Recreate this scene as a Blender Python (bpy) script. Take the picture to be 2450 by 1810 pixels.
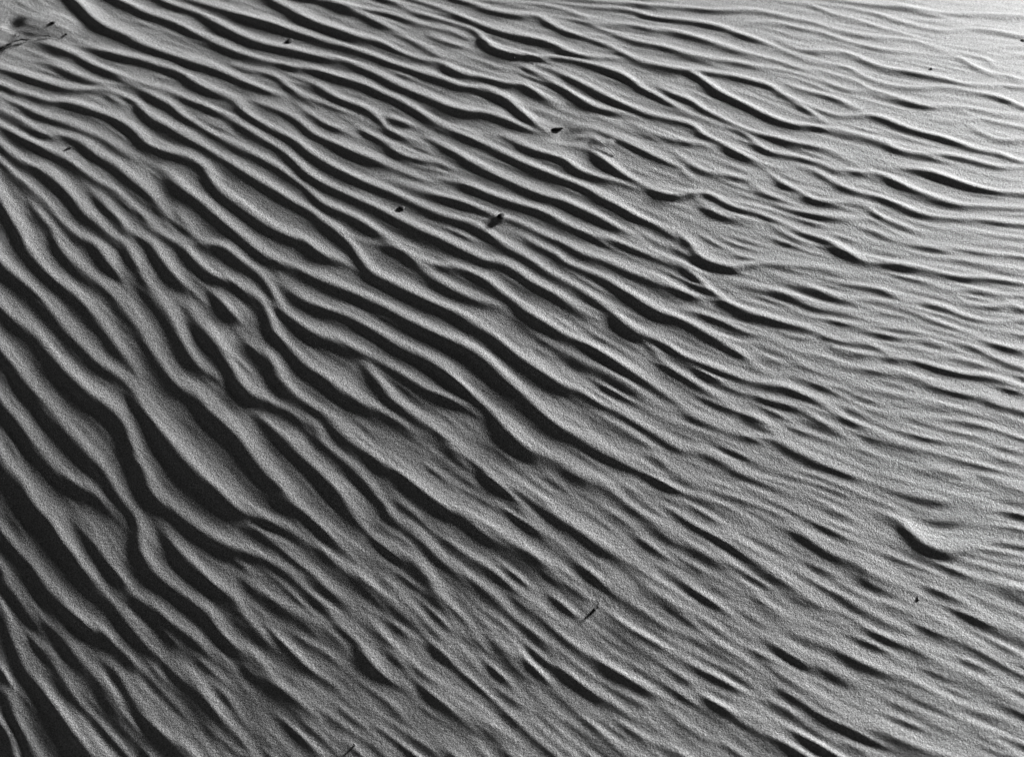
import bpy, bmesh, math, random
import numpy as np
from mathutils import Vector, Matrix

random.seed(7)
RNG = np.random.default_rng(11)
for o in list(bpy.data.objects):
    bpy.data.objects.remove(o, do_unlink=True)
SC = bpy.context.scene
COL = SC.collection

# ------------------------------------------------------------------ camera
PW, PH = 2450.0, 1810.0            # the photograph's size
CAM_H, PITCH, VFOV = 2.2, math.radians(38.0), math.radians(20.0)
FPX = PH / (2 * math.tan(VFOV / 2))
cam_data = bpy.data.cameras.new('camera')
cam = bpy.data.objects.new('camera', cam_data)
COL.objects.link(cam)
cam.location = (0, 0, CAM_H)
cam.rotation_euler = (math.radians(90) - PITCH, 0, 0)
cam_data.sensor_fit = 'VERTICAL'
cam_data.angle = VFOV
cam_data.sensor_height = 24.0
cam_data.lens = 24.0 / (2 * math.tan(VFOV / 2))
cam_data.clip_start, cam_data.clip_end = 0.05, 1000.0
cam_data.dof.use_dof = True
cam_data.dof.focus_distance = 3.6
cam_data.dof.aperture_fstop = 5.6
SC.camera = cam

# ------------------------------------------------------------------ sky and sun
SUN_EL = math.radians(14.0)
SUN_AZ = math.radians(47.0)        # direction towards the sun, from +x towards +y
SV = np.array([math.cos(SUN_AZ), math.sin(SUN_AZ)])
world = bpy.data.worlds.new('World')
SC.world = world
world.use_nodes = True
nt = world.node_tree
nt.nodes.clear()
sky = nt.nodes.new('ShaderNodeTexSky')
sky.sky_type = 'NISHITA'
sky.sun_disc = False
sky.altitude = 2000
sky.air_density = 0.2
sky.dust_density = 0.2
sky.ozone_density = 1.0
sky.sun_elevation = SUN_EL
sky.sun_rotation = math.pi / 2 - SUN_AZ
bw = nt.nodes.new('ShaderNodeSeparateColor')    # black-and-white film behind a red filter: only the sky's red light counts
bg = nt.nodes.new('ShaderNodeBackground')
bg.inputs['Strength'].default_value = 0.05
wo = nt.nodes.new('ShaderNodeOutputWorld')
nt.links.new(sky.outputs[0], bw.inputs[0])
nt.links.new(bw.outputs[0], bg.inputs[0])
nt.links.new(bg.outputs[0], wo.inputs[0])

sl = bpy.data.lights.new('sun', 'SUN')
sl.energy = 5.0
sl.angle = math.radians(10.0)                # low sun through haze: the shadows have soft edges
sl.color = (1.0, 1.0, 1.0)
sun = bpy.data.objects.new('sun', sl)
COL.objects.link(sun)
sun.location = (6, 6, 5)
sdir = Vector((math.cos(SUN_EL) * SV[0], math.cos(SUN_EL) * SV[1], math.sin(SUN_EL)))
sun.rotation_euler = sdir.to_track_quat('Z', 'Y').to_euler()

SC.view_settings.view_transform = 'Standard'
SC.view_settings.look = 'None'
SC.view_settings.gamma = 1.0
SC.view_settings.use_curve_mapping = False
SC.view_settings.exposure = 1.1
SC.render.engine = 'CYCLES'

# ------------------------------------------------------------------ the shape of the dune
def ray(px, py):
    px = np.asarray(px, float); py = np.asarray(py, float)
    a = (px - PW / 2) / FPX; b = (PH / 2 - py) / FPX
    s, c = math.sin(PITCH), math.cos(PITCH)
    return a, c + b * s, -s + b * c

def on_plane(px, py, z=0.0):
    dx, dy, dz = ray(px, py)
    t = (z - CAM_H) / dz
    return dx * t, dy * t

# how far the dune's broad surface leans towards the sun (degrees), here and there
LEAN = [
    (100, 60, -5), (600, 100, -5.5), (1100, 100, -4), (1600, 60, -1.5), (2100, 60, 1.5), (2440, 60, 6),
    (60, 450, -7), (500, 500, -8.5), (1000, 450, -8.5), (1500, 450, -6.5), (2000, 400, -3), (2440, 450, 1),
    (40, 900, -11), (400, 900, -11.5), (900, 900, -10), (1400, 900, -8), (1900, 850, -5.5), (2440, 850, -3.5),
    (60, 1300, -13), (400, 1300, -12.5), (900, 1300, -10.5), (1400, 1300, -8.5), (1900, 1300, -7), (2440, 1300, -6),
    (60, 1750, -11.5), (500, 1750, -9.5), (1000, 1750, -9.5), (1500, 1750, -8.5), (2000, 1750, -7.5), (2440, 1750, -7)]
XC, YC = 0.0, 3.0
POW = [(i, j) for i in range(5) for j in range(5) if 0 < i + j <= 4]
def fit_dune():
    rows, rhs = [], []
    for px, py, d in LEAN:
        x, y = on_plane(px, py)
        X, Y = x - XC, y - YC
        gx = np.array([i * X ** max(i - 1, 0) * Y ** j if i else 0.0 for i, j in POW])
        gy = np.array([j * X ** i * Y ** max(j - 1, 0) if j else 0.0 for i, j in POW])
        rows.append(SV[0] * gx + SV[1] * gy); rhs.append(-math.tan(math.radians(d)))
        rows.append(0.25 * (-SV[1] * gx + SV[0] * gy)); rhs.append(0.0)
    for k, (i, j) in enumerate(POW):
        r = np.zeros(len(POW)); r[k] = 0.04 * (1 if i + j < 3 else 2.0); rows.append(r); rhs.append(0.0)
    return np.linalg.lstsq(np.array(rows), np.array(rhs), rcond=None)[0]
DC = fit_dune()
def dune(x, y):
    X = np.clip(x - XC, -1.35, 1.35); Y = np.clip(y - YC, -1.35, 1.75)
    z = np.zeros_like(X, dtype=float)
    for c, (i, j) in zip(DC, POW):
        z = z + c * X ** i * Y ** j
    return z

def on_dune(px, py):
    """photo position -> point of the dune's broad surface"""
    z = 0.0
    for _ in range(25):
        x, y = on_plane(px, py, z)
        z = 0.5 * z + 0.5 * dune(x, y)
    return x, y

CRESTS = """
1 664,0 680,8 712,24 740,40 778,56 858,84 918,100 962,122 1010,140 1058,148 1082,160 1118,176 1170,186 1218,196 1258,200 1298,224 1326,240 1358,248
1 476,0 500,8 536,19 576,31 616,41 656,52 696,66 736,80 778,95 838,112 898,132 958,154 1018,172 1066,188 1110,204 1158,208 1182,216 1226,240 1266,276 1290,296 1322,316 1350,332
1 400,0 440,14 480,30 520,49 560,71 600,88 640,102 690,113 740,125 778,134 838,148 898,170 950,196 994,216 1042,236 1082,252 1126,262 1170,266 1210,280 1258,302 1298,316 1338,326
1 304,4 328,16 360,29 400,41 440,57 480,81 520,99 560,116 600,131 640,143 688,153 736,161 778,170 818,182 870,196 914,216 958,236 1002,260 1042,288 1082,308 1126,324 1170,344 1210,364 1250,384 1298,404 1346,424 1398,444 1442,468 1482,488 1530,516 1578,540 1622,568 1672,608
1 548,146 584,159 624,168 660,179 688,200 720,224 768,242 824,264 880,288 914,298
1 676,170 712,182 760,200 778,210 814,232 858,248 890,264 910,280 930,304 970,324 1018,344 1038,368
1 192,0 224,30 256,56 300,75 344,99 384,116 432,132 480,146 520,162 560,180 600,198 648,216 696,229
1 704,236 732,260 760,278 784,294 824,314 872,326
1 176,98 240,115 288,127 340,138 380,150 424,164 460,184 500,206 540,224 572,242 600,272 640,296 680,316 716,336 748,362 778,380 826,408 878,432 938,456 986,478 1034,498 1082,516 1134,528 1166,548 1202,576 1242,600 1286,624 1330,652
1 588,224 624,242 664,258 704,276 732,296 760,320 778,328 826,348 874,368 922,388 966,408 998,418
1 64,93 112,100 152,114 192,132 232,153 280,173 320,188 360,200 400,212 440,228 480,244 520,262 560,284 600,308 640,332 680,356 712,384 740,410 778,434 826,456 878,480 930,504 978,528 1026,552 1074,572 1122,596 1170,620 1194,619 1238,643 1278,671 1326,695 1370,723 1414,747 1458,763
1 88,134 128,148 168,168 208,184 248,196 296,200 340,210 380,228 416,248 440,272 472,292 512,316 552,336 592,356 640,380 680,404 712,428 744,452 778,482 826,504 874,528 914,556 950,580 990,604 1038,628 1078,631 1130,647 1170,667 1202,691 1238,719 1282,747 1326,775 1370,803 1418,823 1458,845 1498,871 1546,903 1594,935 1638,967 1672,991
0.5 444,270 480,276 520,289 560,310
1 0,158 48,172 100,188 152,204 200,212 240,208 280,220 320,236 344,256 368,276 400,294 440,316 480,340 520,364 560,388 600,412 640,436 680,460 720,484 752,504 778,524 814,548 838,572 858,596 866,611 898,647 938,667 986,691 1034,715 1090,739 1138,767 1186,795 1226,827 1262,855 1310,887 1358,915 1402,935 1442,959 1490,983 1538,1015 1582,1039 1626,1059 1672,1075
1 830,554 890,576 938,588 978,601 1010,635 1050,663 1098,691 1146,711 1202,723 1242,733
1 0,196 40,212 80,224 120,239 160,240 208,252 248,266 288,280 320,300 340,316 360,340 400,356 452,370 500,400 528,444 584,486 640,528 696,557 740,572 778,601 826,623 878,648
0.9 0,230 40,244 80,260 120,276 160,288 208,308 248,324 288,348 328,372 360,388
0.9 256,224 288,244 328,260
1 384,388 420,420 444,444 500,486 556,535 604,576 653,611 672,619 720,639 768,659 822,683 866,699 910,719 954,743 1002,767 1050,791 1098,812 1138,833 1178,863 1214,895 1250,927 1290,961 1346,1007 1394,1035 1442,1063 1498,1091 1558,1123 1618,1155 1672,1183
1 664,635 680,667 712,695 752,719 800,735 818,737 866,759 910,787 954,815 1002,839 1050,863 1090,891 1122,923 1154,955 1190,987 1226,1019 1266,1055 1310,1081 1354,1107 1402,1129 1458,1155 1518,1187
1 0,256 40,276 80,300 120,316 168,324 208,340 240,364 280,388 320,420 360,452 384,480 404,508 436,536 468,560 500,580 540,583 600,631 636,659 656,691 672,723 704,755 760,787 824,811 872,835 906,852 946,875 986,899 1026,923 1074,943 1118,959 1162,983 1194,1005
1 0,298 40,316 80,336 128,356 168,376 200,400 232,424 272,448 312,476 348,512 376,548 444,583 476,619 516,651 560,667 592,687 624,711 648,739 660,771 680,803 716,839 752,871 796,899 818,919 862,947 906,971 950,995 990,1023 1026,1043 1058,1069
1 0,336 24,360 64,384 108,400 144,428 176,460 208,500 244,532 272,560 308,579 332,619 352,655 376,695 404,735 428,771 444,803 464,839 488,871 524,895 564,907
1 192,416 224,448 256,480 288,516 316,552 372,579 400,619 432,655 464,683 492,705
0.8 240,424 280,460 320,500 348,524
0.8 416,492 452,532 480,560
1 8,384 40,416 72,440 104,468 132,496 160,532 192,560 240,583 272,623 304,659 324,691
0.8 52,444 80,480 104,512 132,544 156,587 192,627 232,663 280,699 320,743 344,779 368,819 392,855 420,891 452,919 488,943 524,975 560,1011 592,1043 620,1079 648,1115 688,1155 712,1190 748,1222 784,1258 820,1294 860,1326 894,1350
1 0,452 24,492 44,528 68,560 72,583 100,619 132,655 172,687 212,719 248,759 272,795 304,839 332,879 348,911
1 0,603 24,631 60,663 100,699 140,743 172,783 208,819 240,855 280,883 316,911 340,939 364,975 392,1011 424,1051 460,1091 504,1135 540,1163 588,1210 632,1234 672,1246 712,1268 752,1298 792,1326 832,1354 872,1378 898,1406 946,1442 994,1478 1042,1514
1 448,715 472,751 508,787 536,823 560,863 580,895 612,931 648,955 688,971 728,995 768,1023 778,1047 814,1079 850,1107 882,1143 906,1179 938,1207 938,1222 978,1254 1018,1290 1058,1322 1106,1358 1154,1390 1202,1426 1250,1466 1298,1502
1 504,683 536,711 568,743 600,769
1 576,799 624,823 660,855 680,895 704,927 740,959 780,979 818,1015 858,1051 902,1083 946,1111 990,1139 1034,1175 1074,1199 1126,1222 1170,1254 1218,1282 1274,1314 1330,1350 1378,1386 1434,1426
1 858,835 886,871 914,907 942,943 978,975 1018,1003 1062,1035 1102,1067 1138,1095 1178,1123 1222,1151 1270,1179 1314,1202 1362,1238 1410,1270 1458,1302 1514,1338 1570,1374
1 616,967 640,999 672,1027 708,1055 744,1091 780,1123 820,1166 856,1214 894,1266
1 0,711 32,743 72,775 112,811 144,851 176,887 216,923 256,951 292,979 316,1011 332,1051 344,1091 368,1131 384,1172 408,1194 448,1226 488,1254 528,1282 572,1302 620,1322 668,1346 712,1378 748,1414 784,1450 820,1486 860,1522 906,1574 958,1610 1018,1646
1 0,811 24,839 52,871 88,919 124,959 160,1003 200,1047 232,1083 264,1123 304,1194 336,1234 348,1278 356,1322 376,1350 408,1382 440,1406 472,1430 508,1462 540,1498 572,1534 620,1574 660,1610 704,1646 752,1682 800,1718
1 0,931 24,963 60,1003 92,1047 128,1091 164,1127 204,1150 232,1170 256,1194 288,1226 316,1254
1 184,1210 216,1258 248,1298 280,1342 304,1386 320,1414 352,1428 384,1448 424,1482 460,1510 496,1542 528,1574 568,1606
1 0,1055 20,1091 52,1131 76,1158 104,1198 136,1238 160,1282 188,1322 220,1362 248,1406 288,1442 320,1482 352,1522 380,1558 408,1594
1 380,1234 412,1270 436,1306 464,1334 500,1366 532,1394 568,1426 600,1466 628,1498 656,1530 688,1558 736,1594 784,1634
0.8 580,1338 612,1380 656,1418 708,1450 760,1482 808,1518 856,1554
1 552,1226 584,1246 624,1266 664,1294 704,1326 744,1358 784,1394 824,1426 864,1458
1 0,1246 32,1282 64,1314 96,1354 124,1394 152,1426 184,1458 224,1486 260,1510 288,1542 316,1574 344,1610
1 12,1350 32,1390 60,1430 92,1466 128,1490 160,1518 192,1554 216,1590 248,1630 280,1670 312,1710 352,1750
1 0,1442 24,1482 44,1526 64,1574 92,1618 132,1666 168,1710 200,1750 240,1790
0.8 76,1506 104,1542 132,1578 160,1614 192,1654 224,1694
1 0,1598 24,1642 44,1686 56,1730 80,1774 104,1810
0.8 0,1710 24,1738 40,1770 52,1810
0.8 240,1550 276,1582 308,1630 340,1670 376,1710 420,1746 460,1778 492,1810
0.8 400,1554 432,1586 472,1618 504,1650 528,1686 560,1730 600,1770
0.7 648,1486 680,1530 720,1570 760,1610
1 778,256 818,276 858,298 890,320 930,340 970,368 1018,380 1058,388 1098,412 1118,424
1 778,292 818,304 858,312
1 1018,416 1066,426 1114,436 1162,456 1210,474 1258,490 1306,504 1358,532 1406,552 1458,568 1506,584 1554,604 1602,624 1650,639 1672,659
1 914,416 962,434 1010,452 1058,466 1106,478 1146,494 1178,508 1218,520 1258,536 1306,560 1354,580 1402,604 1450,620 1498,640 1562,663 1610,683 1672,707 1696,709 1748,729
1 1182,520 1210,540 1250,560 1290,584 1338,608 1354,623 1402,643 1454,663 1494,687 1538,715 1582,739 1630,759 1656,771 1692,791 1728,811 1764,831 1796,855 1836,879
1 1158,540 1182,552 1194,575 1230,595 1274,619 1314,647 1358,671 1402,695 1442,723 1482,751 1518,779 1562,803 1610,827 1628,843 1668,859 1708,875 1748,891 1796,907 1844,915 1888,923 1924,939 1964,959 1996,979 2028,999 2068,1023 2116,1039 2156,1055 2204,1067 2256,1079 2308,1091 2376,1115
1 1002,300 1026,324 1066,348 1098,364 1130,384 1170,404 1210,424 1258,444 1306,464 1350,476 1394,496 1438,516 1482,540 1530,564 1574,592
1 1154,316 1198,320 1242,340 1282,356 1322,368 1358,380 1390,404 1434,420 1482,432 1530,448 1574,460
1 918,272 962,288 1002,302
1 946,76 994,100 1034,120 1074,138 1114,140
1 878,20 930,28 970,40 1010,56 1050,66 1090,76 1126,94 1150,108
0.7 1018,76 1058,96 1090,106 1130,112
1 818,8 866,30 914,52 954,72 994,92
1 938,0 986,22 1034,38 1082,52 1130,68 1154,82 1174,104 1202,118 1242,128 1298,134 1354,138 1402,148 1450,160 1498,178 1538,208 1578,228 1626,256 1672,276 1732,300 1780,316 1812,340 1844,360 1884,370 1924,378 1964,388 2004,404 2048,408 2092,412 2132,424 2172,444 2212,460 2260,476 2308,488 2364,490 2450,496
1 1002,0 1050,16 1098,34 1138,52 1186,68 1226,78 1274,88 1314,98 1354,116 1394,130 1450,136 1506,138 1522,148
1 1106,0 1154,16 1202,28 1258,34 1298,40 1326,58 1362,74 1410,90 1450,104 1486,120 1518,138 1554,150 1602,158 1650,168 1684,188 1724,216 1764,236 1804,256 1844,276 1884,292 1932,300 1988,304 2036,316 2084,328 2124,340 2156,356 2196,364 2244,366 2292,372 2340,384 2388,396 2450,400
1 1178,0 1242,6 1298,10 1354,22 1394,38 1434,52 1482,56 1530,60 1556,66 1616,74 1676,90 1724,106 1768,120 1820,134 1876,148 1916,160 1956,166 2004,180 2048,192 2084,212 2124,224 2172,240 2220,252 2268,252 2316,256 2364,264 2408,272 2450,276
1 1318,40 1370,44 1410,56 1450,72 1490,86 1538,98 1586,108 1630,122 1660,130 1708,140 1764,148 1820,158 1872,166 1916,176 1956,188 1988,202
1 1386,78 1426,84 1474,86
1 1298,0 1370,10 1434,16 1490,20 1538,30 1556,38 1616,44 1676,52 1724,62 1776,80 1820,96 1860,112 1896,128 1936,144 1980,152 2028,160 2068,180 2108,196 2156,206 2212,208 2268,206 2316,216 2364,224 2408,236 2450,254
1 1522,144 1570,156 1618,164 1660,166 1708,172 1756,180 1804,192 1844,204 1884,228 1924,244 1960,260 1996,272 2036,276 2076,272 2116,280 2156,296 2204,312 2252,324 2296,340 2340,356 2388,364 2450,386
1 1514,184 1562,196 1610,220 1658,240 1688,260 1728,280 1768,300 1812,316 1860,328 1908,340 1956,348 1996,360 2032,378 2068,390
1 1274,148 1322,164 1370,184 1418,208 1466,232 1514,256 1558,272 1610,284 1658,296 1688,320 1728,340 1764,360 1804,380 1836,394 1876,400 1916,396
1 1250,148 1274,168 1310,188 1350,208 1394,236 1434,256 1482,266 1530,276
0.8 1498,284 1538,304 1578,320 1626,334 1672,340 1688,344 1732,356 1768,362
0.8 1354,298 1394,300 1434,308 1482,328 1522,344 1562,364 1602,384 1642,404 1652,420 1688,434
1 1350,328 1386,324 1422,326 1450,344 1474,320
1 1370,340 1410,352 1442,372 1466,392 1494,412 1526,432 1562,450 1602,464 1642,460 1692,460 1732,480 1772,496 1812,504 1852,524 1892,540 1932,556 1980,572 2020,592 2052,612 2084,624 2140,627 2196,635 2244,647 2296,659 2348,661 2396,667 2450,675
1 1556,10 1636,16 1708,22 1796,22 1844,30 1896,42 1948,52 1996,68 2056,80 2116,90 2180,94 2216,104 2260,116 2316,120
1 1752,62 1812,50 1868,56 1916,66 1956,72 1996,86 2036,100 2076,110 2124,120 2172,120 2212,130
1 1860,88 1892,108 1928,118 1972,120 2020,124 2056,136 2092,152 2132,164 2180,170 2228,180 2268,188 2300,198 2348,202 2404,204 2450,208
0.8 1956,182 1988,200 2028,212 2068,216 2092,214
1 1852,194 1876,196 1908,210 1948,220 1988,230 2024,244 2060,260 2096,274
1 1868,224 1900,240 1928,256 1956,276 1992,298
1 2076,380 2116,394 2172,400 2228,408 2276,424 2336,444 2392,456 2450,460
1 1940,396 1980,424 2020,444 2064,460 2116,472 2156,488 2196,504 2244,516 2296,520 2356,524 2450,532
1 1788,384 1816,396 1844,412 1876,436 1916,456 1956,476 1996,480 2044,484 2084,496 2116,520 2156,536 2196,554 2236,572
0.8 1608,352 1648,384 1684,404 1716,412 1764,420 1812,428 1860,424
0.8 1788,432 1836,460 1876,472 1924,472
0.8 1844,480 1892,500 1940,508 1996,516 2044,520 2088,524
0.8 2076,532 2116,560 2156,576 2196,584 2244,588 2296,592 2356,600 2450,612
0.8 2196,532 2244,544 2296,548 2348,556 2396,564 2450,568
0.8 2284,556 2340,572 2396,584 2450,592
0.8 2236,608 2292,616 2348,628 2450,644
1 1856,0 1916,4 1956,16 1996,32 2044,44 2084,56 2124,70 2172,80 2216,96
1 1940,4 2004,12 2060,24 2100,32 2136,44 2180,56 2216,66 2260,72 2316,68 2380,72 2450,84
1 2092,10 2156,14 2236,28 2296,32 2356,32 2450,38
0.8 2196,44 2236,48 2276,50 2308,56 2340,66
0.8 2220,118 2252,124 2296,136 2340,160 2376,176 2416,180 2450,192
0.8 2284,120 2316,128 2356,138 2396,160
0.8 2320,118 2356,114 2396,110 2450,108
0.8 2376,116 2416,128 2450,132
1 2308,288 2340,308 2380,328 2420,334 2450,332
1 2212,276 2256,286 2296,286 2340,280 2392,292 2450,304
0.8 2288,260 2340,280
1 1556,442 1580,456 1616,464 1652,460
0.8 1660,468 1696,492 1732,512 1772,520 1812,528 1836,532
1 1556,520 1592,536 1624,552 1648,572 1668,596 1692,616 1724,628 1764,634 1812,626 1860,628 1908,632 1956,636 2016,647 2060,657 2108,661
0.8 1836,532 1876,552 1916,572 1956,588
1 1574,604 1618,624 1640,635 1672,659 1696,683 1724,707 1756,727 1796,743 1836,755 1876,767 1924,779 1964,793 2012,811 2060,815 2100,827 2132,847 2172,855 2212,863 2260,875 2308,891 2356,895 2404,907 2450,923
0.8 1804,635 1836,643 1868,659 1908,671 1948,683 1980,699 2016,711 2068,715 2116,723 2156,735 2196,747 2236,763 2276,779 2316,795 2360,811 2404,823 2450,831
0.8 1900,635 1940,643 1976,663 2016,675 2060,683 2108,687 2140,703 2180,719 2220,723 2268,735 2308,751 2356,763 2404,767 2450,763
1 2180,655 2216,671 2260,687 2308,691 2356,695 2404,703 2450,703
1 2276,691 2304,715 2340,727 2388,729 2420,723 2450,735
0.7 1732,675 1780,675 1820,687 1868,695 1908,711 1948,727 1996,739 2044,745 2092,749 2136,747
0.8 1956,747 1996,759 2036,767 2084,775 2132,783 2180,787 2228,799 2276,811 2324,823 2372,847 2412,863 2450,875
0.7 2316,771 2356,775 2404,787 2450,799
0.7 2108,815 2156,831 2196,839 2236,851 2284,855 2332,867 2388,879
0.7 2108,799 2156,803 2204,811 2244,823 2276,843
0.8 1628,735 1688,747 1736,767 1780,787 1828,799 1872,819 1908,831 1948,843 1988,855 2028,871 2076,879 2124,883 2172,895 2212,907 2260,923 2308,935 2356,943 2404,963 2450,975
0.7 1860,779 1888,799 1932,805 1968,803
0.7 1980,807 2000,831 2036,843 2084,841 2108,839
0.7 1748,815 1804,815 1852,831 1900,851 1940,875 1980,891 2028,903 2076,919 2124,935 2172,947 2220,959 2268,967 2316,975 2372,987
0.7 1892,883 1932,895 1980,915 2028,923 2076,935 2124,955
0.8 1728,895 1764,915 1804,935 1844,951 1896,963 1940,979 1980,1007 2028,1035 2076,1055
1 1556,919 1596,947 1632,971 1668,991 1708,1011 1748,1027 1796,1039 1844,1045 1892,1063 1940,1083 1988,1103 2036,1123 2088,1143
0.7 1780,975 1820,999 1860,1027 1896,1047
0.8 1556,811 1580,847 1616,879 1660,907 1704,935 1748,955 1784,979
0.7 1556,991 1604,1007 1656,1023 1708,1039 1756,1059 1812,1083 1868,1107 1924,1123 1980,1135 2036,1159 2092,1191
0.7 1556,1031 1604,1051 1656,1067 1708,1083 1748,1103 1796,1135 1852,1155 1908,1171 1964,1191 2020,1211
0.7 1556,1087 1596,1111 1644,1135 1692,1159 1748,1175 1804,1187 1860,1207
0.7 1556,1135 1604,1155 1660,1179 1716,1203 1764,1223
0.8 1290,791 1330,815 1370,839 1410,863 1458,891 1506,919 1550,947 1594,975 1638,1003
0.8 1362,923 1402,955 1442,987 1490,1019 1538,1051 1578,1083 1614,1123 1654,1147
0.7 1298,1071 1338,1083 1378,1107 1426,1135 1482,1163 1538,1191
0.8 1050,1055 1082,1071 1118,1103 1162,1135
1 2104,1206 2132,1220 2164,1240 2192,1264 2220,1284 2252,1297 2288,1299 2324,1288 2352,1274
0.6 2028,967 2060,971 2108,979 2156,991 2204,999 2260,1007
0.6 2028,979 2060,999 2108,1011 2164,1027 2220,1039 2276,1047 2332,1063
0.6 2180,1214 2216,1226 2260,1230 2296,1228 2328,1222
0.6 2092,1135 2156,1155 2216,1175 2276,1183 2336,1195 2396,1215
0.9 911,1381 973,1432 1035,1490 1098,1552 1160,1607
0.9 894,1268 958,1303 1012,1342 1051,1397 1082,1459 1113,1505 1175,1552
0.9 1298,1502 1347,1568 1409,1626 1479,1684 1556,1739 1626,1793
0.7 903,1132 958,1187 1020,1233 1067,1264
0.8 1059,1249 1105,1303 1160,1342 1230,1381 1277,1435 1331,1490 1378,1537 1455,1583 1533,1630 1600,1669 1673,1708
0.8 1214,1163 1269,1226 1347,1296 1409,1350 1479,1397 1549,1451 1611,1490 1681,1537
0.8 864,1458 934,1529 1004,1591 1067,1645 1137,1700 1207,1762 1253,1801
0.8 1113,1439 1191,1505 1253,1568 1308,1630
0.7 1035,1630 1098,1677 1160,1715 1222,1754 1261,1801
0.7 1222,1684 1277,1731 1339,1778 1378,1809
0.8 1455,1451 1525,1513 1600,1560 1673,1599
0.7 1035,1739 1098,1785 1129,1809
0.7 1378,1692 1448,1747 1518,1793
0.8 1598,1187 1676,1245 1761,1284 1823,1327 1885,1373 1948,1412 2025,1451
0.8 1497,1175 1574,1241 1660,1292 1722,1327 1784,1377 1854,1420
0.8 1450,1296 1504,1350 1567,1397 1629,1435 1699,1482 1761,1529
0.7 1745,1381 1815,1412 1870,1459 1948,1494
0.8 1784,1109 1854,1128 1932,1144 2010,1171 2064,1198
0.8 1831,1198 1909,1253 1987,1303 2057,1334 2134,1373 2212,1420
0.7 1885,1206 1979,1245 2064,1280 2127,1303
0.8 1761,1474 1839,1521 1909,1552 1979,1575 2041,1614 2119,1653
0.9 1932,1505 2010,1537 2072,1575 2150,1603 2228,1645 2305,1677 2383,1708
0.9 1815,1544 1885,1607 1955,1661 2033,1708 2134,1739 2228,1778 2305,1805
0.8 1598,1467 1676,1513 1753,1552 1823,1595
0.8 1582,1583 1652,1638 1730,1673 1808,1708 1885,1754 1948,1801
0.8 1450,1622 1520,1665 1590,1684 1652,1731 1714,1770
0.7 1473,1704 1543,1750 1606,1793
0.8 2111,1420 2197,1459 2274,1494 2352,1537 2450,1575
0.8 2220,1381 2305,1420 2383,1467 2450,1502
0.7 2274,1338 2352,1369 2450,1393
0.8 2041,1474 2127,1513 2212,1544 2298,1591 2383,1630 2450,1661
0.7 1994,1404 2072,1443 2150,1490 2212,1521
0.7 2150,1661 2228,1692 2321,1731 2414,1770
0.6 1948,1754 2025,1785
0.7 2321,1117 2383,1140 2450,1163
0.7 2197,1101 2274,1124 2352,1148
"""

def spline(pts, step=7.0):
    p = np.array(pts, float)
    if len(p) < 3:
        n = max(2, int(np.hypot(*(p[-1] - p[0])) / step)); t = np.linspace(0, 1, n)[:, None]
        return p[0] * (1 - t) + p[-1] * t
    q = np.vstack([2 * p[0] - p[1], p, 2 * p[-1] - p[-2]])
    out = []
    for i in range(1, len(q) - 2):
        n = max(2, int(np.hypot(*(q[i + 1] - q[i])) / step))
        t = (np.arange(n) / n)[:, None]
        a, b, c, d = q[i - 1], q[i], q[i + 1], q[i + 2]
        out.append(0.5 * (2 * b + (c - a) * t + (2 * a - 5 * b + 4 * c - d) * t ** 2 + (3 * b - a - 3 * c + d) * t ** 3))
    out.append(p[-1:])
    r = np.vstack(out)
    for _ in range(3):                                   # take the hand's shake out of the line
        r[1:-1] = 0.25 * r[:-2] + 0.5 * r[1:-1] + 0.25 * r[2:]
    return r

curves = []
for line in CRESTS.strip().splitlines():
    t = line.split()
    amp = float(t[0])
    pts = [tuple(map(float, s.split(','))) for s in t[1:]]
    fade = [True, True]
    def near_edge(p): return p[0] < 25 or p[0] > PW - 25 or p[1] < 25 or p[1] > PH - 25
    if near_edge(pts[0]):
        d = np.array(pts[0]) - np.array(pts[min(2, len(pts) - 1)]); d /= np.hypot(*d)
        pts = [tuple(np.array(pts[0]) + d * 420), tuple(np.array(pts[0]) + d * 200)] + pts; fade[0] = False
    if near_edge(pts[-1]):
        d = np.array(pts[-1]) - np.array(pts[max(-3, -len(pts))]); d /= np.hypot(*d)
        pts = pts + [tuple(np.array(pts[-1]) + d * 200), tuple(np.array(pts[-1]) + d * 420)]; fade[1] = False
    s = spline(pts)
    x, y = on_dune(s[:, 0], s[:, 1])
    w = np.stack([x, y], 1)
    seg = np.hypot(*np.diff(w, axis=0).T)
    arc = np.concatenate([[0], np.cumsum(seg)])
    tan = np.gradient(w, axis=0); tan /= np.maximum(np.hypot(tan[:, 0], tan[:, 1]), 1e-9)[:, None]
    nrm = np.stack([-tan[:, 1], tan[:, 0]], 1)
    flip = np.sign(np.sum(nrm * SV, 1).mean()) or 1
    nrm *= flip                                           # the side that looks at the sun
    curves.append(dict(w=w, arc=arc, tan=tan, nrm=nrm, amp=amp, fade=fade, px=s))

allp = np.vstack([c['w'][::3] for c in curves])
allid = np.concatenate([np.full(len(c['w'][::3]), i) for i, c in enumerate(curves)])
alltan = np.vstack([c['tan'][::3] for c in curves])
alltan = alltan * np.where(alltan[:, :1] < 0, -1, 1)

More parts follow.
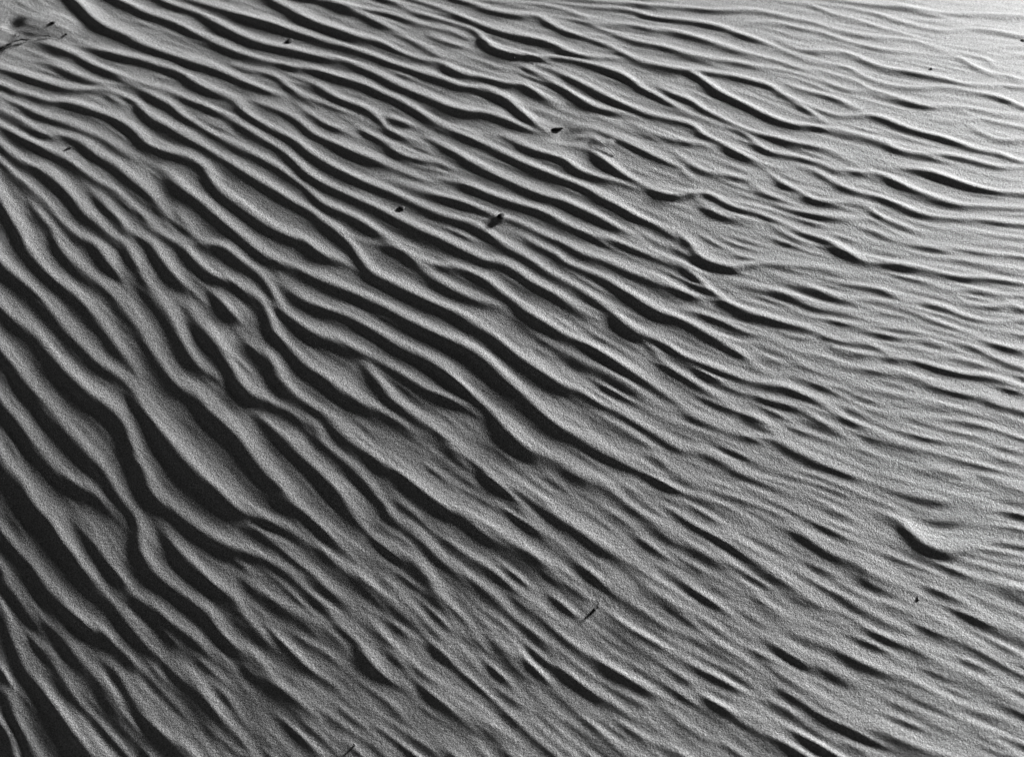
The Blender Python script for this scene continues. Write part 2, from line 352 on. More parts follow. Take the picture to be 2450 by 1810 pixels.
# how the ripples look from place to place: height, length of the windward slope and of the lee slope
# as shares of the spacing
STYLE = np.array([
    (100, 100, .080, .40, .28), (700, 150, .080, .38, .26), (1300, 150, .085, .30, .24), (1900, 150, .074, .18, .27), (2400, 100, .078, .18, .27),
    (300, 500, .066, .46, .36), (800, 450, .082, .40, .30), (1300, 450, .090, .32, .26), (1900, 400, .074, .20, .27), (2400, 400, .070, .20, .27),
    (200, 900, .058, .48, .42), (700, 900, .068, .45, .38), (1200, 800, .085, .40, .32), (1700, 750, .085, .30, .26), (2300, 800, .066, .26, .28),
    (200, 1300, .056, .46, .42), (700, 1250, .060, .46, .40), (1200, 1200, .046, .46, .40), (1700, 1150, .040, .40, .36), (2300, 1100, .036, .40, .36),
    (200, 1700, .048, .48, .44), (700, 1650, .036, .48, .44), (1200, 1600, .025, .48, .45), (1800, 1550, .020, .48, .45), (2350, 1550, .019, .48, .45),
    (2190, 1285, .062, .85, .34)])
def style(px, py):
    d2 = (px[:, None] - STYLE[:, 0]) ** 2 + (py[:, None] - STYLE[:, 1]) ** 2
    w = 1 / (d2 + 110.0 ** 2) ** 1.6
    return [(w * STYLE[:, k]).sum(1) / w.sum(1) for k in (2, 3, 4)]
def smooth1(a, n):
    k = np.hanning(2 * n + 3)[1:-1]; k /= k.sum()
    return np.convolve(np.pad(a, n, mode='edge'), k, mode='valid') if n else a

for ci, c in enumerate(curves):
    w, n = c['w'], c['nrm']
    sun_gap = np.full(len(w), 0.11); lee_gap = np.full(len(w), 0.11)
    oth = allp[allid != ci]
    for k in range(0, len(w), 2):
        d = oth - w[k]
        along = np.abs(d @ c['tan'][k]); across = d @ n[k]
        m = (along < 0.012)
        pos = across[m & (across > 0.006)]; neg = -across[m & (across < -0.006)]
        sun_gap[k] = sun_gap[min(k + 1, len(w) - 1)] = pos.min() if len(pos) else 0.11
        lee_gap[k] = lee_gap[min(k + 1, len(w) - 1)] = neg.min() if len(neg) else 0.11
    sun_gap = smooth1(np.clip(sun_gap, 0.018, 0.12), 8); lee_gap = smooth1(np.clip(lee_gap, 0.018, 0.12), 8)
    c['sg'], c['lg'] = sun_gap, lee_gap
mid = np.array([c['w'][len(c['w']) // 2] for c in curves])
for ci, c in enumerate(curves):
    w, n = c['w'], c['nrm']
    near = np.argsort(((mid - mid[ci]) ** 2).sum(1))[:9]
    ref = float(np.median([np.median(0.5 * (curves[i]['sg'] + curves[i]['lg'])) for i in near]))
    sun_gap = np.minimum(c['sg'], 1.35 * ref); lee_gap = np.minimum(c['lg'], 1.35 * ref)
    gap = 0.5 * (sun_gap + lee_gap)
    st, kw, kl = style(c['px'][:, 0], c['px'][:, 1])
    wb = np.minimum(kw * gap * 1.25, 0.80 * sun_gap)                 # length of the windward slope
    wl = np.minimum(kl * gap, 0.55 * lee_gap)
    a = 1.25 * st * gap * c['amp']
    ph = RNG.uniform(0, 6.28, 4)
    a = a * (1 + 0.10 * np.sin(c['arc'] * 9 + ph[0]) + 0.07 * np.sin(c['arc'] * 23 + ph[1]))
    L = c['arc'][-1]; tl = min(0.10, 0.35 * L)
    if c['fade'][0]: a = a * np.clip(c['arc'] / tl, 0, 1) ** 0.8
    if c['fade'][1]: a = a * np.clip((L - c['arc']) / tl, 0, 1) ** 0.8
    c['wb'], c['a'] = wb, a
    c['wl'] = wl
    c['off'] = 0.36 * wb                                               # the brink lies behind the lit line

# ------------------------------------------------------------------ the grid of the sand's surface
def axis(n_in, lo, hi, n_out, far_lo, far_hi):
    core = np.linspace(lo, hi, n_in)
    st = core[1] - core[0]
    def out(n, span):
        g = 1.0
        for _ in range(60):
            tot = st * sum(g ** k for k in range(1, n + 1))
            g *= (span / tot) ** (1.2 / n)
        return np.cumsum([st * g ** k for k in range(1, n + 1)])
    return np.concatenate([lo - out(n_out, lo - far_lo)[::-1], core, hi + out(n_out, far_hi - hi)])
U = axis(1060, -90, PW + 90, 70, -1500, PW + 1500)
V = axis(860, -90, PH + 60, 50, -420, PH + 620)
NU, NV = len(U), len(V)
UU, VV = np.meshgrid(U, V)
GX, GY = on_plane(UU, VV)
GX = GX.astype(np.float64); GY = GY.astype(np.float64)

acc = np.zeros((NV, NU))
P = 5.0
def grid_index(x, y):
    """plane point -> fractional indices of the grid"""
    ty = (-(0 - CAM_H))  # camera height
    s, c = math.sin(PITCH), math.cos(PITCH)
    zc = y * c + CAM_H * s
    px = PW / 2 + FPX * x / zc
    py = PH / 2 - FPX * (y * s - CAM_H * c) / zc
    return np.interp(px, U, np.arange(NU)), np.interp(py, V, np.arange(NV))

for c in curves:
    w, a, wb, wl, n, tg = c['w'], c['a'], c['wb'], c['wl'], c['nrm'], c['tan']
    R = float(max(np.max(wb - c['off']), np.max(wl + c['off'])) + 0.004)
    ex = np.concatenate([w[:, 0] - R, w[:, 0] + R, w[:, 0] - R, w[:, 0] + R])
    ey = np.concatenate([w[:, 1] - R, w[:, 1] + R, w[:, 1] + R, w[:, 1] - R])
    gi, gj = grid_index(ex, ey)
    i0, i1 = int(gi.min()), int(gi.max()) + 2; j0, j1 = int(gj.min()), int(gj.max()) + 2
    i0, j0 = max(i0, 0), max(j0, 0); i1, j1 = min(i1, NU), min(j1, NV)
    if i1 <= i0 or j1 <= j0: continue
    best = np.full((j1 - j0, i1 - i0), 9.0)
    uu = np.zeros_like(best); oo = np.zeros_like(best); aa = np.zeros_like(best); bb = np.ones_like(best); ll = np.ones_like(best)
    m = len(w) - 1
    for k in range(0, m, 2):
        k2 = min(k + 2, m)
        p, q = w[k], w[k2]
        e = np.array([min(p[0], q[0]) - R, max(p[0], q[0]) + R, min(p[1], q[1]) - R, max(p[1], q[1]) + R])
        gi, gj = grid_index(np.array([e[0], e[1], e[0], e[1]]), np.array([e[2], e[3], e[3], e[2]]))
        a0, a1 = max(int(gi.min()), i0), min(int(gi.max()) + 2, i1); b0, b1 = max(int(gj.min()), j0), min(int(gj.max()) + 2, j1)
        if a1 <= a0 or b1 <= b0: continue
        X = GX[b0:b1, a0:a1]; Y = GY[b0:b1, a0:a1]
        d = q - p; L2 = d @ d + 1e-12
        t = np.clip(((X - p[0]) * d[0] + (Y - p[1]) * d[1]) / L2, 0, 1)
        rx = X - p[0] - t * d[0]; ry = Y - p[1] - t * d[1]
        dist = np.hypot(rx, ry)
        sl_ = np.s_[b0 - j0:b1 - j0, a0 - i0:a1 - i0]
        mk = dist < best[sl_]
        nn = n[k]
        sg = np.where(rx * nn[0] + ry * nn[1] >= 0, dist, -dist)
        best[sl_] = np.where(mk, dist, best[sl_])
        uu[sl_] = np.where(mk, sg, uu[sl_])
        aa[sl_] = np.where(mk, a[k] + t * (a[k2] - a[k]), aa[sl_])
        bb[sl_] = np.where(mk, wb[k] + t * (wb[k2] - wb[k]), bb[sl_])
        oo[sl_] = np.where(mk, c['off'][k] + t * (c['off'][k2] - c['off'][k]), oo[sl_])
        ll[sl_] = np.where(mk, wl[k] + t * (wl[k2] - wl[k]), ll[sl_])
    # the windward side rises ever more steeply to the brink, the lee side drops behind it
    r = (uu + oo) / bb                                     # 0 at the brink, 1 at the windward foot
    q = np.clip(1 + (uu + oo) / ll, 0, 1)
    f = np.where(r >= 0, np.clip(1 - r, 0, 1) ** 1.8, 0.7 * (0.5 - 0.5 * np.cos(math.pi * q)) + 0.3 * q)
    h = np.where(best < 8, aa * f, 0)
    acc[j0:j1, i0:i1] += np.maximum(h, 0) ** P
H = acc ** (1 / P)

def blur(a, s, ax):
    n = max(1, int(3 * s)); k = np.exp(-0.5 * (np.arange(-n, n + 1) / s) ** 2); k /= k.sum()
    pad = [(0, 0), (0, 0)]; pad[ax] = (n, n)
    b = np.pad(a, pad, mode='edge'); out = np.zeros_like(a)
    for i, kv in enumerate(k):
        out += kv * (b[i:i + a.shape[0]] if ax == 0 else b[:, i:i + a.shape[1]])
    return out
def blur2(a, s):
    return blur(blur(a, s, 0), s, 1)

# ---- small wind ripples that follow the same flow, everywhere between and beyond the big ones
RES = 0.0032
X0, X1, Y0, Y1 = -2.3, 2.3, 1.3, 6.2
cx = np.arange(X0, X1, 0.04); cy = np.arange(Y0, Y1, 0.04)
sub = slice(None, None, 4)
tx = allp[sub]; tt = alltan[sub]
CXg, CYg = np.meshgrid(cx, cy)
flat = np.stack([CXg.ravel(), CYg.ravel()], 1)
ox = np.zeros(len(flat)); oy = np.zeros(len(flat))
c2 = tt[:, 0] ** 2 - tt[:, 1] ** 2; s2 = 2 * tt[:, 0] * tt[:, 1]
for k in range(0, len(flat), 2000):
    d2 = ((flat[k:k + 2000, None, :] - tx[None]) ** 2).sum(2)
    wgt = 1 / (d2 + 0.06 ** 2) ** 2
    ox[k:k + 2000] = (wgt * c2).sum(1); oy[k:k + 2000] = (wgt * s2).sum(1)
ang = 0.5 * np.arctan2(oy, ox).reshape(CXg.shape)
gx = np.arange(X0, X1, RES); gy = np.arange(Y0, Y1, RES)
def bil(img, fx, fy):
    fx = np.clip(fx, 0, img.shape[1] - 1.001); fy = np.clip(fy, 0, img.shape[0] - 1.001)
    i = fx.astype(np.int32); j = fy.astype(np.int32); u = fx - i; v = fy - j
    return (img[j, i] * (1 - u) + img[j, i + 1] * u) * (1 - v) + (img[j + 1, i] * (1 - u) + img[j + 1, i + 1] * u) * v
RX, RY = np.meshgrid(np.arange(len(gx), dtype=np.float32), np.arange(len(gy), dtype=np.float32))
ca = bil(np.cos(ang).astype(np.float32), RX * RES / 0.04, RY * RES / 0.04)
sa = bil(np.sin(ang).astype(np.float32), RX * RES / 0.04, RY * RES / 0.04)
noise = RNG.standard_normal(RX.shape).astype(np.float32)
def flow_smooth(img, half, step=1.6):
    out = img.copy(); tw = 1.0
    for sg in (1, -1):
        x, y = RX.copy(), RY.copy()
        for k in range(1, half + 1):
            xi = np.clip(x, 0, RX.shape[1] - 1).astype(np.int32); yi = np.clip(y, 0, RX.shape[0] - 1).astype(np.int32)
            x += sg * step * ca[yi, xi]; y += sg * step * sa[yi, xi]
            g = math.exp(-0.5 * (2.0 * k / half) ** 2)
            out += g * bil(img, x, y); tw += g
    return out / tw
def band(img, s1, s2):
    b = blur2(img, s1) - blur2(img, s2)
    return b / b.std()
fine = band(flow_smooth(band(noise, 1.5, 2.5), 10), 0.9, 5.0)     # ripples about 2.5 cm apart
fine = fine + 0.35 * np.maximum(fine, 0) ** 2
fine = (fine - fine.mean()) / fine.std()
streak = band(flow_smooth(noise, 8), 0.8, 2.2)                     # fine streaks

fx = (GX - X0) / RES; fy = (GY - Y0) / RES
FI = bil(fine, fx, fy); ST = bil(streak, fx, fy)
K = np.array([(100, 100, .25), (700, 500, .12), (1300, 500, .18), (1300, 260, .35), (1900, 300, .25), (2400, 300, .3), (2100, 700, .5), (1900, 480, .5),
              (300, 1000, .12), (900, 900, .2), (1500, 900, .4), (300, 1500, .3), (800, 1500, .3), (1300, 1250, .35), (60, 600, .1),
              (1900, 1100, .5), (2400, 1000, .5), (1300, 1700, .4), (1900, 1500, .45), (2400, 1500, .5), (200, 1780, .4), (2220, 1250, .25),
              (-600, 900, 1.6), (-1400, 900, 2), (PW + 700, 900, 1.6), (PW + 1400, 900, 2), (1200, PH + 500, 1.4), (1200, -500, 1.4), (-600, -300, 1.6), (PW + 600, PH + 500, 1.6), (-600, PH + 500, 1.6), (PW + 600, -300, 1.6)])
num = np.zeros_like(GX); den = np.zeros_like(GX)
for px, py, v in K:
    wt = 1 / ((UU - px) ** 2 + (VV - py) ** 2 + 90.0 ** 2) ** 1.5
    num += wt * v; den += wt
FA = num / den
inset = np.clip(np.minimum.reduce([(GX - X0), (X1 - GX), (GY - Y0), (Y1 - GY)]) / 0.25, 0, 1)
soft = np.clip(1.15 - (UU / 1500.0) ** 2 * 0.5 - np.clip((700 - VV) / 600.0, 0, 1), 0, 1)   # rounder ripples low on the left
H = blur2(H, 1.35); H = H * (1 - soft) + blur2(H, 2.1) * soft
H = H + inset * (0.0007 * FA * FI * (0.35 + 0.65 * np.exp(-H / 0.004)) + 0.00006 * ST)

# single features of the surface
def bump_at(px, py, rx, ry, rot, hgt, sharp=2.0):
    x, y = on_dune(px, py)
    ca_, sa_ = math.cos(rot), math.sin(rot)
    dx, dy = GX - x, GY - y
    q = ((dx * ca_ + dy * sa_) / rx) ** 2 + ((-dx * sa_ + dy * ca_) / ry) ** 2
    return hgt * np.exp(-q ** (sharp / 2))
H += bump_at(118, 62, 0.060, 0.045, -0.5, 0.006, 3.0)    # smooth drift beside the twig
H -= bump_at(30, 58, 0.020, 0.022, 0.0, 0.006, 2.4)      # scoop at its near end
H -= bump_at(2235, 1250, 0.050, 0.028, -0.3, 0.0022, 2.2)  # shallow hollow behind the curved scar
H -= bump_at(1350, 326, 0.030, 0.022, 0.0, 0.003, 2.4)   # hollow round the wedge-shaped stone
H += bump_at(1190, 525, 0.016, 0.010, -0.2, 0.003, 2.2)  # rim of the hole that the lozenge-shaped stone stands in for

GZ = dune(GX, GY) + H
def surface(px, py):
    """photo position -> point on the finished sand"""
    z = 0.0
    for _ in range(30):
        x, y = on_plane(px, py, z)
        i, j = grid_index(np.array([x]), np.array([y]))
        z = 0.5 * z + 0.5 * float(bil(GZ, i, j)[0])
    return Vector((float(x), float(y), z))
def ground(x, y):
    i, j = grid_index(np.array([x]), np.array([y]))
    return float(bil(GZ, i, j)[0])

# ------------------------------------------------------------------ materials
def node_mat(name):
    m = bpy.data.materials.new(name); m.use_nodes = True
    n = m.node_tree; n.nodes.clear()
    out = n.nodes.new('ShaderNodeOutputMaterial'); b = n.nodes.new('ShaderNodeBsdfPrincipled')
    n.links.new(b.outputs[0], out.inputs[0])
    return m, n, b
def sand_material():
    m, n, b = node_mat('sand')
    tc = n.nodes.new('ShaderNodeTexCoord')
    def noise_node(scale, detail=2.0, rough=0.6):
        t = n.nodes.new('ShaderNodeTexNoise'); t.inputs['Scale'].default_value = scale
        t.inputs['Detail'].default_value = detail; t.inputs['Roughness'].default_value = rough
        n.links.new(tc.outputs['Object'], t.inputs['Vector']); return t
    g = noise_node(450, 2.0, 0.75)
    r = n.nodes.new('ShaderNodeValToRGB')
    r.color_ramp.elements[0].position = 0.30; r.color_ramp.elements[0].color = (0.11, 0.11, 0.11, 1)
    r.color_ramp.elements[1].position = 0.70; r.color_ramp.elements[1].color = (0.68, 0.68, 0.68, 1)
    n.links.new(g.outputs[0], r.inputs[0])
    big = noise_node(3.0, 4.0)
    rb = n.nodes.new('ShaderNodeMapRange')
    rb.inputs['From Min'].default_value = 0.3; rb.inputs['From Max'].default_value = 0.7
    rb.inputs['To Min'].default_value = 0.94; rb.inputs['To Max'].default_value = 1.06
    n.links.new(big.outputs[0], rb.inputs[0])
    mx = n.nodes.new('ShaderNodeMix'); mx.data_type = 'RGBA'; mx.blend_type = 'MULTIPLY'
    mx.inputs[0].default_value = 1.0
    n.links.new(r.outputs[0], mx.inputs[6]); n.links.new(rb.outputs[0], mx.inputs[7])
    n.links.new(mx.outputs[2], b.inputs['Base Color'])
    b.inputs['Roughness'].default_value = 0.58
    b.inputs['Specular IOR Level'].default_value = 0.5
    f = noise_node(520, 2.0, 0.65)
    c = noise_node(210, 2.0, 0.5)
    b1 = n.nodes.new('ShaderNodeBump'); b1.inputs['Strength'].default_value = 1.0; b1.inputs['Distance'].default_value = 0.0014
    b2 = n.nodes.new('ShaderNodeBump'); b2.inputs['Strength'].default_value = 1.0; b2.inputs['Distance'].default_value = 0.0011
    n.links.new(c.outputs[0], b2.inputs['Height']); n.links.new(f.outputs[0], b1.inputs['Height'])
    n.links.new(b2.outputs[0], b1.inputs['Normal']); n.links.new(b1.outputs[0], b.inputs['Normal'])
    return m
def plain_material(name, c0, c1, scale, rough):
    m, n, b = node_mat(name)
    tc = n.nodes.new('ShaderNodeTexCoord'); t = n.nodes.new('ShaderNodeTexNoise')
    t.inputs['Scale'].default_value = scale; t.inputs['Detail'].default_value = 4.0
    n.links.new(tc.outputs['Object'], t.inputs['Vector'])
    r = n.nodes.new('ShaderNodeValToRGB')
    r.color_ramp.elements[0].position = 0.35; r.color_ramp.elements[0].color = (c0, c0, c0, 1)
    r.color_ramp.elements[1].position = 0.65; r.color_ramp.elements[1].color = (c1, c1, c1, 1)
    n.links.new(t.outputs[0], r.inputs[0]); n.links.new(r.outputs[0], b.inputs['Base Color'])
    b.inputs['Roughness'].default_value = rough
    bp = n.nodes.new('ShaderNodeBump'); bp.inputs['Distance'].default_value = 0.0008
    n.links.new(t.outputs[0], bp.inputs['Height']); n.links.new(bp.outputs[0], b.inputs['Normal'])
    return m
SAND = sand_material()
BARK = plain_material('dry_bark', 0.015, 0.05, 400, 0.85)
STONE = plain_material('dark_stone', 0.012, 0.035, 300, 0.7)
SHELL = plain_material('pale_shell', 0.5, 0.7, 250, 0.5)
STRAW = plain_material('dry_straw', 0.3, 0.45, 350, 0.6)
SEED = plain_material('seed_husk', 0.03, 0.09, 350, 0.6)

# ------------------------------------------------------------------ the sand mesh: fine in front, running out to the horizon
verts = np.stack([GX, GY, GZ], 2).reshape(-1, 3)
idx = np.arange(NU * NV).reshape(NV, NU)
quads = np.stack([idx[:-1, :-1], idx[1:, :-1], idx[1:, 1:], idx[:-1, 1:]], 2).reshape(-1, 4)
loop = np.concatenate([idx[0, :-1], idx[:-1, -1], idx[-1, :0:-1], idx[:0:-1, 0]])
ctr = np.array([0.0, 3.2])
bz = verts[loop, 2]; bxy = verts[loop, :2] - ctr
prev = loop; base = len(verts); rings = [verts]; faces = [quads]
for f in (1.03, 1.08, 1.16, 1.3, 1.5, 1.8, 2.3, 3.0, 4.5, 8.0, 16.0, 40.0, 120.0):
    k = 1 - math.exp(-(f - 1) / 0.9)
    z = bz * (1 - k) + k * (-0.25) + 0.0
    if f > 4: z = z - 0.10 * math.log(f / 4)
    rv = np.column_stack([ctr + bxy * f, z]); rings.append(rv)
    cur = np.arange(base, base + len(loop)); base += len(loop)
    nx = np.roll(prev, -1); nc = np.roll(cur, -1)
    faces.append(np.stack([prev, nx, nc, cur], 1)); prev = cur
verts = np.vstack(rings); quads = np.vstack(faces)
# make every face look up
a, b_, c_ = verts[quads[0, 0]], verts[quads[0, 1]], verts[quads[0, 2]]
if np.cross(b_ - a, c_ - a)[2] < 0: quads[:(NU - 1) * (NV - 1)] = quads[:(NU - 1) * (NV - 1), ::-1]
q0 = (NU - 1) * (NV - 1)
a, b_, c_ = verts[quads[q0, 0]], verts[quads[q0, 1]], verts[quads[q0, 2]]
if np.cross(b_ - a, c_ - a)[2] < 0: quads[q0:] = quads[q0:, ::-1]
me = bpy.data.meshes.new('sand')
me.vertices.add(len(verts)); me.vertices.foreach_set('co', verts.astype(np.float32).ravel())
me.loops.add(len(quads) * 4); me.loops.foreach_set('vertex_index', quads.astype(np.int32).ravel())
me.polygons.add(len(quads)); me.polygons.foreach_set('loop_start', np.arange(0, len(quads) * 4, 4, dtype=np.int32))
me.polygons.foreach_set('loop_total', np.full(len(quads), 4, dtype=np.int32))
me.update(calc_edges=True)
me.shade_smooth()
me.materials.append(SAND)
sand = bpy.data.objects.new('sand', me); COL.objects.link(sand)
sand['kind'] = 'structure'

# ------------------------------------------------------------------ small things lying on the sand
def tag(o, label, cat, group=None):
    o['label'] = label; o['category'] = cat
    if group: o['group'] = group
    return o
def link(name, bm, mat, parent=None, smooth=True):
    m = bpy.data.meshes.new(name); bm.to_mesh(m); bm.free()
    if smooth: m.shade_smooth()
    m.materials.append(mat)
    o = bpy.data.objects.new(name, m); COL.objects.link(o)
    if parent: o.parent = parent
    return o
def tube(bm, pts, radii, sides=9, knots=0.12, rnd=random):
    """a knotty tapered stem through 3-D points"""
    P_, R_ = [], []
    for i in range(len(pts) - 1):
        n = 6
        for k in range(n):
            t = k / n
            P_.append(Vector(pts[i]).lerp(Vector(pts[i + 1]), t)); R_.append(radii[i] + (radii[i + 1] - radii[i]) * t)
    P_.append(Vector(pts[-1])); R_.append(radii[-1])
    for _ in range(2):
        P_ = [P_[0]] + [0.25 * P_[i - 1] + 0.5 * P_[i] + 0.25 * P_[i + 1] for i in range(1, len(P_) - 1)] + [P_[-1]]
    rows = []
    for i, p in enumerate(P_):
        d = (P_[min(i + 1, len(P_) - 1)] - P_[max(i - 1, 0)]).normalized()
        a = d.cross(Vector((0, 0, 1)))
        a = a.normalized() if a.length > 1e-4 else Vector((1, 0, 0))
        b = d.cross(a)
        r = R_[i] * (1 + knots * rnd.uniform(-1, 1) + (0.35 if rnd.random() < 0.10 else 0))
        rows.append([bm.verts.new(p + (a * math.cos(2 * math.pi * k / sides) + b * math.sin(2 * math.pi * k / sides)) * r * (1 + 0.1 * rnd.uniform(-1, 1))) for k in range(sides)])
    for u, v in zip(rows[:-1], rows[1:]):
        for k in range(sides):
            bm.faces.new((u[k], u[(k + 1) % sides], v[(k + 1) % sides], v[k]))
    bm.faces.new(rows[0][::-1]); bm.faces.new(rows[-1])
def along(px_pts, lift):
    return [surface(x, y) + Vector((0, 0, l)) for (x, y), l in zip(px_pts, lift)]

MM = 0.001
def local(pts, o):
    return [p - o for p in pts]
def bush_twig():
    path = [(-70, 150), (-30, 131), (0, 121), (8, 118), (17, 112), (25, 111), (32, 104), (44, 101), (52, 98), (62, 99), (70, 94)]
    base = surface(8, 118)
    t = bpy.data.objects.new('dry_twig', None); COL.objects.link(t); t.location = base
    tag(t, 'dark dry forked twig poking in over the smooth drift in the upper left corner', 'twig')
    bm = bmesh.new()
    tube(bm, local(along(path, [3 * MM, 4 * MM, 4 * MM, 5 * MM, 5 * MM, 5 * MM, 5 * MM, 4 * MM, 4 * MM, 3 * MM, 1.5 * MM]), base),
         [3.6 * MM, 3.4 * MM, 3.2 * MM, 2.8 * MM, 2.3 * MM, 2.4 * MM, 2.0 * MM, 1.3 * MM, 1.5 * MM, 1.6 * MM, 0.7 * MM])
    link('main_stem', bm, BARK, t)
    bm = bmesh.new()
    tube(bm, local(along([(32, 104), (36, 99), (41, 93), (48, 87), (46, 81), (44, 76)], [5 * MM, 5 * MM, 5 * MM, 4 * MM, 3 * MM, 1.5 * MM]), base),
         [1.1 * MM, 0.9 * MM, 0.8 * MM, 0.9 * MM, 0.7 * MM, 0.5 * MM], 7)
    link('side_branch', bm, BARK, t)
    bm = bmesh.new()
    tube(bm, local(along([(25, 111), (27, 115), (29, 118)], [5 * MM, 4 * MM, 2 * MM]), base), [1.0 * MM, 0.7 * MM, 0.3 * MM], 6)
    link('spur', bm, BARK, t)
    bm = bmesh.new()
    tube(bm, local(along([(44, 101), (40, 97), (36, 94)], [4 * MM, 3 * MM, 2 * MM]), base), [0.7 * MM, 0.5 * MM, 0.3 * MM], 6)
    link('spur', bm, BARK, t)
    bm = bmesh.new()
    tube(bm, local(along([(-40, 62), (-10, 67), (0, 69), (14, 73), (27, 75)], [2 * MM] * 5), base), [0.9 * MM, 0.8 * MM, 0.7 * MM, 0.6 * MM, 0.3 * MM], 6)
    link('side_branch', bm, BARK, t)
bush_twig()

def stone(name, px, py, wpx, hpx, rot, mat, label, cat, flat=0.6, sink=0.35, seed=0, wedge=0.0, group=None):
    rnd = random.Random(seed)
    c = surface(px, py)
    dist = (c - cam.location).length
    s = dist / FPX                                            # metres that one photo pixel covers there
    fore = abs((c - cam.location).normalized().z)
    a = 0.5 * wpx * s; b = 0.5 * hpx * s / max(fore, 0.4)
    bm = bmesh.new()
    bmesh.ops.create_icosphere(bm, subdivisions=3, radius=1.0)
    cuts = [(Vector((rnd.uniform(-1, 1), rnd.uniform(-1, 1), rnd.uniform(-.4, 1))).normalized(), rnd.uniform(0.66, 0.9)) for _ in range(9)]
    for v in bm.verts:
        p = v.co.copy()
        for nrm, d in cuts:                                   # worn flats
            k = p.dot(nrm) - d
            if k > 0: p -= nrm * k * 0.85
        if wedge: p.y *= 1 - wedge * (0.5 - 0.5 * p.x); p.z *= 1 - 0.6 * wedge * (0.5 - 0.5 * p.x)
        p *= 1 + 0.05 * math.sin(5 * p.x + seed) * math.cos(4 * p.y + 2 * p.z)
        v.co = Vector((p.x * a, p.y * b, p.z * flat * min(a, b)))
    o = link(name, bm, mat)
    o.location = c + Vector((0, 0, flat * min(a, b) * (1 - 2 * sink)))
    o.rotation_euler = (rnd.uniform(-.12, .12), rnd.uniform(-.12, .12), rot)
    return tag(o, label, cat, group)
G1 = 'dark pebbles scattered on the rippled sand'
stone('pebble', 691, 99, 17, 12, -0.55, STONE, 'dark oval pebble lying in a trough near the top, left of the middle', 'pebble', 0.4, 0.42, 3, group=G1)
stone('pebble', 1333, 309, 32, 11, math.pi + 0.12, STONE, 'wedge-shaped dark stone tapering to a point behind a bright stepped ridge', 'stone', 0.4, 0.42, 5, wedge=0.75, group=G1)
stone('pebble', 1199, 517, 21, 12, -0.25, STONE, 'dark lozenge-shaped stone standing in for a shaded hole in the rim of a crest where two ripples fork', 'pebble', 0.3, 0.42, 8, group=G1)  # dark stone added in place of a shaded hole in the crest
stone('pebble', 962, 498, 17, 11, 0.45, STONE, 'black pebble half hidden in the deep shade of a trough, left of the lozenge-shaped dark spot', 'pebble', 0.4, 0.42, 13, group=G1)
stone('pebble', 2447, 97, 12, 7, 0.0, STONE, 'black pebble cut by the right edge near the top corner', 'pebble', 0.4, 0.42, 21, group=G1)
stone('pebble', 126, 54, 15, 7, -0.3, STONE, 'small dark lump at the far edge of the smooth drift beside the twig', 'pebble', 0.35, 0.42, 25, group=G1)  # small flat dark lump on the drift's far edge
stone('pebble', 158, 82, 7, 4, -0.3, STONE, 'tiny dark pebble on the smooth drift right of the forked twig', 'pebble', 0.6, 0.3, 27, group=G1)
stone('seed', 2197, 1432, 6.5, 10, 0.0, SEED, 'tiny upright dark seed on the fine ripples in the lower right', 'seed', 0.45, 0.3, 31)
stone('seed', 2229, 164, 9, 5, -0.6, SEED, 'slim dark seed resting among bright ripples in the upper right', 'seed', 0.4, 0.35, 37)
stone('seed', 1231, 138, 6, 5, 0.0, SEED, 'single round grey seed on a smooth pale swell near the top middle', 'seed', 0.5, 0.35, 41)
stone('shell_chip', 848, 1783, 8, 5, -0.5, SHELL, 'pale broken shell chip at the bottom edge, left of the middle', 'shell', 1.3, 0.05, 43)

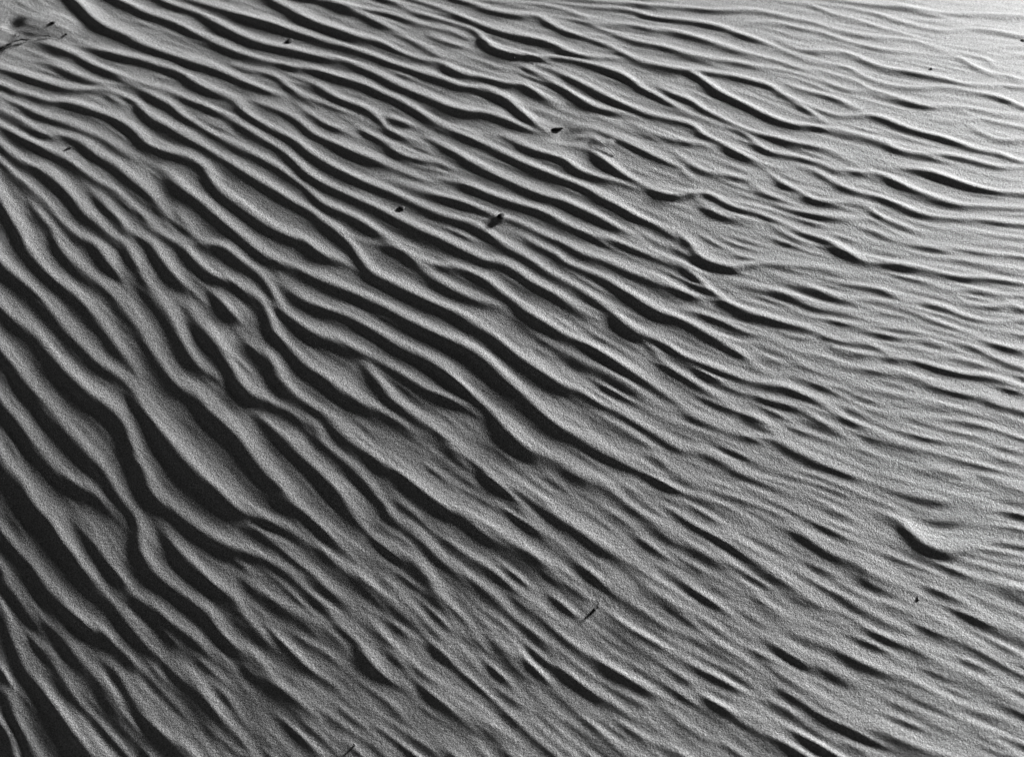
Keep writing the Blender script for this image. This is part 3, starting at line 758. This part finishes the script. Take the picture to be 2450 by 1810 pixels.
def fragment(name, px, rad, mat, label, cat, lift):
    pts = along(px, lift); base = pts[len(pts) // 2].copy()
    bm = bmesh.new(); tube(bm, local(pts, base), rad, 7)
    o = link(name, bm, mat); o.location = base
    return tag(o, label, cat)
fragment('twig_fragment', [(98, 87), (108, 87.5), (115, 87), (122, 89)], [0.5 * MM, 0.9 * MM, 0.9 * MM, 0.3 * MM], BARK,
         'thin dark sliver of twig lying flat on the drift right of the forked twig', 'twig', [1.5 * MM, 2 * MM, 2 * MM, 1 * MM])
fragment('twig_fragment', [(157, 356), (163, 356), (169, 354), (173, 353)], [0.6 * MM, 1.3 * MM, 1.3 * MM, 0.4 * MM], BARK,
         'short dark splinter of wood in a trough near the left edge, below the forked twig', 'twig', [1 * MM, 1.5 * MM, 1.5 * MM, 1 * MM])
fragment('grass_stalk', [(1420, 330), (1434, 341), (1448, 352), (1460, 361), (1472, 372)], [0.5 * MM, 0.9 * MM, 1.0 * MM, 0.9 * MM, 0.4 * MM], STRAW,
         'slender pale grass stalk lying along a trough right of the wedge-shaped stone', 'grass stalk', [1 * MM, 3 * MM, 3 * MM, 3 * MM, 1 * MM])

def plant_scrap():
    base = surface(1422, 1460)
    t = bpy.data.objects.new('plant_scrap', None); COL.objects.link(t); t.location = base
    tag(t, 'dark curled scrap of dry plant with a hair-thin pale stalk, right of the bottom middle', 'plant scrap')
    bm = bmesh.new()
    tube(bm, local(along([(1411, 1471), (1417, 1465), (1422, 1459), (1426, 1454), (1433, 1451)], [0.2 * MM, 0.8 * MM, 1 * MM, 1 * MM, 0.5 * MM]), base),
         [0.6 * MM, 1.7 * MM, 2.0 * MM, 1.2 * MM, 0.4 * MM], 8)
    link('husk', bm, BARK, t)
    bm = bmesh.new()
    tube(bm, local(along([(1431, 1452), (1435, 1448), (1437, 1440), (1437, 1434), (1432, 1428)], [1 * MM, 1 * MM, 1 * MM, 1 * MM, 0.5 * MM]), base),
         [0.4 * MM, 0.35 * MM, 0.35 * MM, 0.3 * MM, 0.2 * MM], 6)
    link('stalk', bm, STRAW, t)
    bm = bmesh.new()
    bmesh.ops.create_icosphere(bm, subdivisions=2, radius=1.0)
    for v in bm.verts:
        v.co = Vector((v.co.x * 1.1 * MM, v.co.y * 0.8 * MM, v.co.z * 0.8 * MM * (1 + 0.2 * math.sin(4 * v.co.x)))) + (surface(1422, 1455) - base) + Vector((0, 0, 2.4 * MM))
    link('bud', bm, SHELL, t)
plant_scrap()
